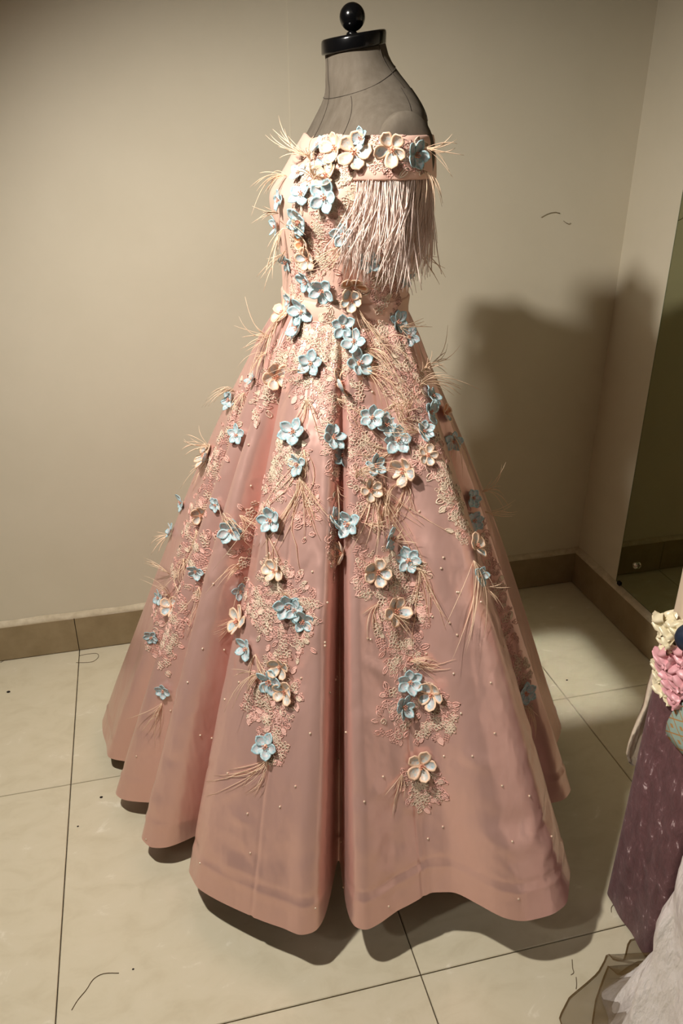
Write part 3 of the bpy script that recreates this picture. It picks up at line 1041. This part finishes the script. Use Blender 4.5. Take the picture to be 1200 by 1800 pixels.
# ---- feather tufts: root, direction in which the plumes fan (right, up) and length in metres, count
def tuft(px, py, dx, dy, L, n, spread=0.5):
    st = seat(px, py)
    if st is None:
        return
    p, nn = st
    p, nn = np.array(p), np.array(nn)
    d0 = RT * dx + np.array([0, 0, 1.0]) * dy + nn * 0.25
    d0 /= np.linalg.norm(d0)
    k = MB()
    s1_ = np.cross(d0, nn)
    s1_ /= np.linalg.norm(s1_) + 1e-9
    c0 = rng.choice([-1, 1]) * rng.uniform(0.35, 0.8)
    for i in range(int(n * 1.4)):
        a = rng.gauss(0, spread * 0.72)
        d = d0 * math.cos(a) + s1_ * math.sin(a) + nn * rng.uniform(0.0, 0.45)
        d /= np.linalg.norm(d)
        ln = L * rng.uniform(0.35, 1.15)
        bend = np.array([0, 0, -1.0]) * rng.uniform(0.2, 0.9) + s1_ * (c0 + rng.gauss(0, 0.35)) + nn * rng.uniform(-0.1, 0.1)
        pts = [p + nn * 0.002 + d * ln * q + bend * ln * q * q * (0.45 + 0.45 * q) for q in np.linspace(0, 1, 9)]
        # keep the plumes outside the cloth
        fx = []
        for q in pts:
            h = SURF.find_nearest(Vector(q))
            if h[0] is not None and h[3] < 0.05:
                h_n = np.array(h[1])
                if h_n @ nn < 0:
                    h_n = -h_n
                e = (q - np.array(h[0])) @ h_n
                if e < 0.0022:
                    q = q + h_n * (0.0022 - e)
            fx.append(q)
        r0 = rng.uniform(0.0004, 0.00075)
        k.tube(fx, [r0 * (0.6 + 0.9 * q) if q < 0.7 else r0 * (1.23 - 3.0 * (q - 0.7)) for q in np.linspace(0, 1, 9)], 3)
    put('feather_tuft', mesh_of('feather_tuft', rel(k.v, gown), k.f, M['feather']), gown)


TUFTS = [(540, 275, -1, .25, .065, 14), (548, 285, -.2, .9, .05, 9), (505, 310, -1, .1, .05, 10), (560, 325, -.3, .8, .07, 10), (492, 375, -1, 0, .04, 8), (500, 400, -.3, -1, .06, 8), (525, 410, -.1, .9, .07, 10), (505, 440, -.5, -.6, .05, 7), (745, 260, 1, -.1, .045, 9), (742, 300, 1, -.5, .04, 7),
         (728, 440, 1, -.6, .045, 7), (605, 430, -.7, -.7, .06, 9), (625, 535, .4, -1, .09, 8), (505, 545, -.5, -.8, .08, 9), (475, 590, -1, .1, .06, 10), (470, 620, -1, -.3, .05, 8), (700, 575, 1, -.2, .05, 6), (640, 615, 1, .1, .09, 8), (635, 650, 1, -.2, .09, 9), (738, 655, .8, .7, .055, 12), (735, 680, .5, .9, .06, 10),
         (540, 660, -.3, .7, .06, 8), (415, 690, -.8, .6, .05, 9), (430, 690, -.4, -.8, .05, 7), (370, 785, -1, .3, .065, 9), (365, 810, -.6, -.8, .05, 7), (300, 940, -.8, -.5, .05, 8), (345, 930, .2, -1, .10, 10), (370, 870, .5, .3, .06, 8), (395, 920, .5, .8, .06, 9), (420, 905, .9, -.3, .06, 8), (420, 1000, -.3, .4, .06, 9), (425, 1020, -.2, -1, .06, 8),
         (535, 790, .3, -.9, .11, 9), (528, 835, .4, -1, .11, 12), (540, 700, .3, -1, .05, 6), (590, 700, .6, -.8, .09, 6), (720, 720, -.3, .8, .07, 12), (700, 740, .6, .6, .07, 12), (735, 760, -.9, .2, .07, 10), (625, 840, .2, .8, .07, 10), (665, 850, .1, -1, .10, 11), (650, 870, .6, -1, .07, 8), (700, 850, -.6, -.3, .06, 7), (712, 850, .2, -1, .06, 6), (845, 865, 1, .25, .055, 7), (850, 900, 1, -.5, .05, 6),
         (830, 985, .1, -1, .08, 9), (845, 1030, 1, -.3, .05, 5), (640, 920, .8, -.2, .05, 5), (690, 950, .7, .3, .05, 6), (735, 995, .6, -.8, .08, 11), (720, 1000, .3, .9, .04, 6), (325, 980, -.5, -.9, .08, 9), (300, 1010, -.3, .9, .06, 8), (300, 1050, .1, 1, .07, 8), (350, 1030, .3, -1, .07, 6), (285, 1235, -.25, -1, .055, 9),
         (460, 1185, -1, .1, .055, 10), (450, 1150, .3, -1, .05, 7), (472, 1335, -.15, -1, .075, 9), (505, 1050, -.2, .9, .05, 9), (415, 1085, -.8, -.6, .04, 6), (665, 1060, -.5, -.8, .045, 6), (685, 1075, .7, -.6, .05, 5), (720, 1165, .3, .8, .045, 9), (735, 1170, 1, -.2, .05, 7), (705, 1360, -.4, -1, .05, 6), (925, 1240, .5, -.9, .05, 8), (760, 640, .7, .2, .05, 5), (790, 760, .6, -.9, .05, 6), (470, 940, .3, -1, .05, 4), (590, 850, -.2, -1, .06, 6), (700, 790, -.9, -.4, .06, 8)]
for T in TUFTS:
    tuft(*T)

# ---- pearls
k = MB()
k.ball((0, 0, 0.0010), 0.0020, 8, 6)
PEARL = k.mesh('pearl', M['pearl'])
PEARLS = [(482, 955), (536, 947), (549, 1006), (480, 900), (509, 698), (437, 783), (441, 855), (375, 1027), (356, 1141), (394, 1143), (571, 1136), (529, 1193), (352, 1293), (372, 1298), (435, 1431), (492, 1419), (519, 1383), (257, 1476), (352, 1518), (554, 1597), (592, 1190), (594, 1335), (590, 1195), (608, 1288), (646, 1123), (673, 1366), (651, 1125), (571, 1130),
          (579, 1218), (683, 1594), (752, 1475), (778, 1454), (882, 1382), (911, 1581), (969, 1471), (803, 1117), (797, 1185), (862, 1201), (869, 1290), (810, 1255), (749, 1150), (760, 1085), (845, 1059), (790, 1096), (806, 1042), (737, 900), (779, 981), (803, 1042), (690, 925), (564, 729), (654, 690), (590, 725), (493, 750), (495, 770), (885, 1137), (240, 1330), (300, 1250), (330, 1200), (420, 1200), (780, 1330),
          (400, 1360), (545, 1290), (575, 1060), (640, 1045), (600, 1480), (590, 1560), (775, 1000), (655, 845), (720, 895), (860, 1010), (395, 1230), (440, 1500), (640, 1410), (830, 1330), (930, 1400), (900, 1480)]
for (x, y) in PEARLS:
    st = seat(x, y)
    if st is None:
        continue
    p, n = st
    q = rel(p, gown) + np.array(n) * 0.0004
    put('pearl', PEARL, gown, q)

# ------------------------------------------------------------------ garments at the right edge
vg = empty('velvet_gown', (0.97, 0.79, 0), 'plum crushed-velvet gown with pink ribbon flowers and cream bodice at the right edge', 'gown')


def rrect(cx, cy, hx, hy, n=4.0, seg=96):
    out = []
    for i in range(seg):
        a = 2 * PI * i / seg
        c, s = math.cos(a), math.sin(a)
        k_ = (abs(c) ** n + abs(s) ** n) ** (-1 / n)
        out.append((cx + hx * c * k_, cy + hy * s * k_))
    return out


rows = []
for z in np.linspace(0.006, 0.585, 40):
    t = z / 0.585
    ring_ = rrect(0.970, 0.828, 0.235 - 0.006 * t, 0.080 - 0.003 * t, 14.0, 240)
    rows.append([(x + 0.0015 * math.sin(i * 0.21 + z * 4) * (1 - t), y + 0.0015 * math.sin(i * 0.17 + 1), z) for i, (x, y) in enumerate(ring_)])
put('skirt', grid_mesh('velvet_skirt', rel(rows, vg), M['velvet']), vg)
rows = []
for z in np.linspace(0.575, 1.30, 40):
    u = max(0.0, min(1.0, (z - 0.80) / 0.25))
    u = u * u * (3 - 2 * u)
    w = max(0.0, min(1.0, (z - 1.08) / 0.2))
    hx, hy = 0.226 - 0.10 * u + 0.05 * w, 0.113 - 0.02 * u + 0.02 * w
    rows.append([(x + 0.003 * math.sin(i * 0.35 + z * 9), y + 0.003 * math.sin(i * 0.29), z) for i, (x, y) in enumerate(rrect(0.97, 0.828, hx, hy - 0.034, 10.0 - 7 * u, 200))])
put('bodice', grid_mesh('velvet_gown_bodice', rel(rows, vg), M['cream_satin']), vg)


def at(px, py, y):
    d = FW + RT * (px - 600) / FPX - UP * (py - 900) / FPX
    return EYE + d * (y / d[1])


def at_x(px, py, x):
    d = FW + RT * (px - 600) / FPX - UP * (py - 900) / FPX
    return EYE + d * (x / d[0])


# cream satin underskirt panel showing behind the velvet, its free edge fluttering
rows, back = [], []
for j, (xl, xr, y) in enumerate([(1162, 1185, 1125), (1156, 1180, 1150), (1147, 1174, 1180), (1138, 1170, 1210), (1132, 1163, 1240), (1120, 1157, 1270), (1112, 1150, 1290), (1105, 1146, 1310), (1101, 1140, 1328), (1104, 1138, 1340), (1110, 1136, 1346)]):
    r1, r2 = [], []
    for i, q in enumerate(np.linspace(0, 1, 8)):
        p = at(xl + (xr - xl) * q, y, 0.922 + 0.006 * math.sin(i * 1.5 + j * 0.7))
        r1.append(p)
        r2.append(p + np.array([0.003, 0.007, 0]))
    rows.append(r1 + r2[::-1])
put('underskirt_panel', grid_mesh('underskirt_panel', rel(rows, vg), M['plain_satin']), vg)


def rosette(c, r_, m, n=9):
    """a gathered ribbon flower of folded loops facing the room"""
    nrm = np.array([-0.85 + rng.uniform(-.2, .2), -0.45 + rng.uniform(-.35, .35), 0.25 + rng.uniform(-.35, .35)]); nrm /= np.linalg.norm(nrm)
    a1 = np.cross(nrm, [0, 0, 1.0]); a1 /= np.linalg.norm(a1)
    a2 = np.cross(nrm, a1)
    k = MB()
    for i in range(n):
        lay = i % 2
        an = 2 * PI * i / n + rng.uniform(-.2, .2)
        d = a1 * math.cos(an) + a2 * math.sin(an)
        t = -a1 * math.sin(an) + a2 * math.cos(an)
        L = r_ * (1.0 - 0.35 * lay) * rng.uniform(0.85, 1.15)
        W = r_ * 0.52
        P = []
        for q in np.linspace(0, 1, 7):
            rowp = []
            for s_ in np.linspace(-1, 1, 5):
                wv = W * (0.35 + 0.65 * math.sin(PI * (0.15 + 0.8 * q))) * s_
                hgt = r_ * (0.15 + 0.45 * lay + 0.55 * math.sin(PI * q) * (0.6 + 0.4 * lay)) + 0.12 * r_ * math.cos(s_ * 5 + i)
                rowp.append(c + d * L * q + t * wv + nrm * hgt)
            P.append(rowp)
        P = np.array(P)
        f = [(j * 5 + i_, j * 5 + i_ + 1, (j + 1) * 5 + i_ + 1, (j + 1) * 5 + i_) for j in range(6) for i_ in range(4)]
        k.add(list(P.reshape(-1, 3)), f)
    k.ball(c + nrm * r_ * 0.55, r_ * 0.22, 8, 6)
    put('ribbon_flower', mesh_of('ribbon_flower', rel(k.v, vg), k.f, m), vg)


for (px, py, m, r_) in [(1175, 1092, 'cream_ribbon', .016), (1186, 1106, 'cream_ribbon', .017), (1174, 1118, 'cream_ribbon', .014), (1190, 1124, 'cream_ribbon', .015), (1199, 1105, 'cream_ribbon', .016), (1182, 1138, 'cream_ribbon', .013),
                        (1172, 1152, 'pink_ribbon', .017), (1190, 1150, 'pink_ribbon', .017), (1162, 1166, 'cream_ribbon', .012), (1180, 1172, 'pink_ribbon', .018), (1197, 1170, 'pink_ribbon', .018), (1166, 1186, 'cream_ribbon', .014), (1186, 1192, 'pink_ribbon', .017), (1200, 1190, 'pink_ribbon', .017), (1172, 1203, 'cream_ribbon', .015), (1192, 1210, 'pink_ribbon', .016), (1184, 1226, 'cream_ribbon', .013), (1199, 1226, 'pink_ribbon', .015),
                        (1215, 1110, 'cream_ribbon', .018), (1215, 1150, 'pink_ribbon', .018), (1216, 1185, 'pink_ribbon', .018)]:
    rosette(at_x(px, py, 0.733), r_ * rng.uniform(1.15, 1.55), M[m], rng.choice([5, 6, 7]))
k = MB()
k.ball((0, 0, 0), 0.021, 20, 14)
nb = at_x(1213, 1122, 0.705)
put('navy_button', k.mesh('navy_button', M['navy']), vg, rel(nb, vg))
# brocade tab hanging on the velvet
out = [(1172, 1285), (1175, 1268), (1184, 1250), (1200, 1234), (1222, 1225), (1250, 1232), (1262, 1280), (1250, 1325), (1222, 1338), (1205, 1328), (1188, 1310), (1177, 1297)]
front = []
for x, y in out:
    d = FW + RT * (x - 600) / FPX - UP * (y - 900) / FPX
    front.append(EYE + d * (0.726 / d[0]))
front = np.array(front)
cen = front.mean(0)
v, f, uvs = [], [], []
NLV = [1.0, 0.97, 0.66, 0.33]
for li, sc_ in enumerate(NLV):
    for q in front:
        p = cen + (q - cen) * sc_
        v.append(p + np.array([-0.004 - 0.004 * (1 - sc_), 0, 0]) * (1 if li else 0))
        uvs.append(((p[1]) / 0.045, p[2] / 0.026))
m_ = len(out)
v.append(cen + np.array([-0.008, 0, 0])); uvs.append((cen[1] / 0.045, cen[2] / 0.026))
for j in range(3):
    for i in range(m_):
        f.append((j * m_ + i, j * m_ + (i + 1) % m_, (j + 1) * m_ + (i + 1) % m_, (j + 1) * m_ + i))
for i in range(m_):
    f.append((3 * m_ + i, 3 * m_ + (i + 1) % m_, 4 * m_))
f.append(tuple(range(m_))[::-1])
put('brocade_tab', mesh_of('brocade_tab', rel(v, vg), f, M['brocade'], True, None, uvs), vg)

# crinkled white satin gown in front
wg = empty('satin_gown', (0.93, 0.40, 0), 'crinkled white satin gown hanging to the floor in the lower right corner', 'gown')
rows = []
for z in np.linspace(0.004, 0.95, 110):
    row = []
    t = z / 0.95
    u = max(0.0, min(1.0, (t - 0.6) / 0.4))
    fl = 0.055 * math.exp(-z / 0.09)
    for i, (x, y) in enumerate(rrect(0, 0, 0.285 - 0.11 * u, 0.292 - 0.11 * u, 9.0 - 6.5 * u, 300)):
        a = math.atan2(y, x)
        k_ = 1 + (fl * (0.5 + 0.5 * math.cos(3 * (a - D2R(140)))) + 0.007 * math.sin(a * 23 + 2.0 * math.sin(z * 6)) + 0.004 * math.sin(a * 51 + z * 17 + 2 * math.sin(a * 9)) + 0.003 * math.sin(z * 60 + a * 31)) / 0.3
        row.append((min(1.24, 0.93 + x * k_), 0.40 + y * k_, z))
    rows.append(row)
put('skirt', grid_mesh('satin_skirt', rel(rows, wg), M['white_satin']), wg)
rows = []
for z in np.linspace(0.95, 1.33, 20):
    t = (z - 0.95) / 0.38
    r_ = 0.175 - 0.055 * math.sin(PI * min(1, t * 1.4)) ** 0.8
    rows.append([(0.93 + r_ * math.cos(2 * PI * i / 64), 0.40 + r_ * 0.8 * math.sin(2 * PI * i / 64), z) for i in range(64)])
put('bodice', grid_mesh('satin_bodice', rel(rows, wg), M['white_satin']), wg)

# brown tulle spreading over the floor from under the white gown
tg = empty('tulle_train', (0.72, 0.70, 0), 'sheer brown tulle train bunched on the floor beside the white satin gown', 'fabric')


def tulle_sheet(edge, root, h, seed):
    rr = random.Random(seed)
    rows = []
    n = len(edge)
    for q in np.linspace(0, 1, 14):
        row = []
        for i, (x, y) in enumerate(edge):
            e = F0(x, y)
            p = e * (1 - q) + np.array(root) * q
            rip = math.sin(i * 0.62 + seed * 2 + q * 1.5) * 0.5 + 0.5
            p[2] = 0.003 + h * (q ** 1.1) * (0.5 + 0.5 * rip) + 0.035 * rip * math.sin(PI * min(1, q * 1.3)) 
            row.append(p)
        rows.append(row)
    return rows


def F0(px, py, z=0.0):
    d = FW + RT * (px - 600) / FPX - UP * (py - 900) / FPX
    return EYE + d * ((z - CAM_H) / d[2])


def resamp(e, n):
    e = np.array(e, float)
    s = np.concatenate([[0], np.cumsum(np.linalg.norm(np.diff(e, axis=0), axis=1))])
    t = np.linspace(0, s[-1], n)
    return list(zip(np.interp(t, s, e[:, 0]), np.interp(t, s, e[:, 1])))


for sd, (edge, root, h) in enumerate([
        ([(1000, 1850), (982, 1790), (1000, 1755), (1030, 1730), (1050, 1712), (1062, 1690), (1067, 1676), (1078, 1690), (1096, 1690), (1104, 1655), (1122, 1650), (1140, 1680)], (0.86, 0.62, 0), 0.10),
        ([(1045, 1850), (1040, 1800), (1046, 1760), (1060, 1720), (1068, 1700), (1085, 1715), (1105, 1700), (1125, 1690), (1140, 1700)], (0.86, 0.60, 0), 0.14)]):
    tag(put('tulle_layer', grid_mesh('tulle_layer', rel(tulle_sheet(resamp(edge, 34), root, h, sd), tg), M['tulle'], closed_u=False), tg))
    k = MB()
    k.tube([F0(x, y) + np.array([0, 0, 0.003]) for i, (x, y) in enumerate(resamp(edge, 34))], 0.0009, 4)
    put('rolled_edge', mesh_of('rolled_edge', rel(k.v, tg), k.f, mat('tulle_edge', (110, 88, 52), 0.7)), tg)


# ------------------------------------------------------------------ bits on the floor and wall
def thread(pix, label, rad=0.0011, group=None):
    pts = [F0(x, y) + np.array([0, 0, rad]) for x, y in pix]
    dn = []
    n = len(pts)
    for i in range(n - 1):
        for q in np.linspace(0, 1, 5)[:-1]:
            a, b_, c_, d_ = pts[max(0, i - 1)], pts[i], pts[i + 1], pts[min(n - 1, i + 2)]
            dn.append(0.5 * ((2 * b_) + (c_ - a) * q + (2 * a - 5 * b_ + 4 * c_ - d_) * q * q + (3 * b_ - a - 3 * c_ + d_) * q ** 3))
    dn.append(pts[-1])
    k = MB()
    k.tube(dn, rad, 5)
    o = put('thread', k.mesh('thread', M['thread']))
    return tag(o, label, 'thread', group)


thread([(126, 1776), (137, 1758), (152, 1740), (164, 1722), (182, 1712), (209, 1711)], 'long curved loose thread lying on the front left floor tile', 0.0007)
thread([(139, 1153), (155, 1150), (170, 1149), (173, 1155), (164, 1163), (150, 1165), (134, 1165)], 'looped loose thread on the floor by the left skirting joint', 0.0007)
thread([(1, 1165), (8, 1161), (18, 1157)], 'short thread end lying along the skirting at the left edge', 0.0007)
thread([(1005, 1687), (1006, 1702), (1008, 1710), (1003, 1714)], 'small hooked thread on the floor tile left of the brown tulle', 0.0006)
thread([(1012, 1718), (1013, 1730), (1012, 1739)], 'short straight thread just below the hooked one by the tulle', 0.0006)
thread([(1078, 1590), (1074, 1596), (1074, 1604)], 'tiny bent thread on the floor beside the plum velvet hem', 0.0006)


def speck(px, py, r_, label):
    k = MB()
    k.ball((0, 0, r_ * 0.5), r_, 7, 5, 0, (1.2, 0.8, 0.5))
    p = F0(px, py)
    tag(put('speck', k.mesh('speck', M['speck']), None, (p[0], p[1], 0.0)), label, 'speck')


speck(15, 1217, 0.004, 'dark speck on the floor tile at the left edge below the skirting')
speck(178, 1402, 0.003, 'dark speck on the tile just left of the pink hem')
speck(137, 1453, 0.002, 'faint brown speck near the left floor joint')
speck(234, 1704, 0.0018, 'tiny speck right of the long curved thread')
speck(996, 1196, 0.0025, 'dark crumb on the bright floor patch behind the gown')


def wall_hair(pix, label):
    pts = [at(x, y, YB - 0.0032) for x, y in pix]
    k = MB()
    k.tube(pts, 0.0007, 4)
    tag(put('hair', k.mesh('hair', M['hair'])), label, 'hair')


wall_hair([(951, 382), (960, 377), (968, 374), (976, 373), (984, 375)], 'curved dark hair stuck to the back wall above the shadow')
wall_hair([(990, 388), (995, 392), (1000, 394), (1003, 392)], 'short hooked hair on the back wall just below the longer one')
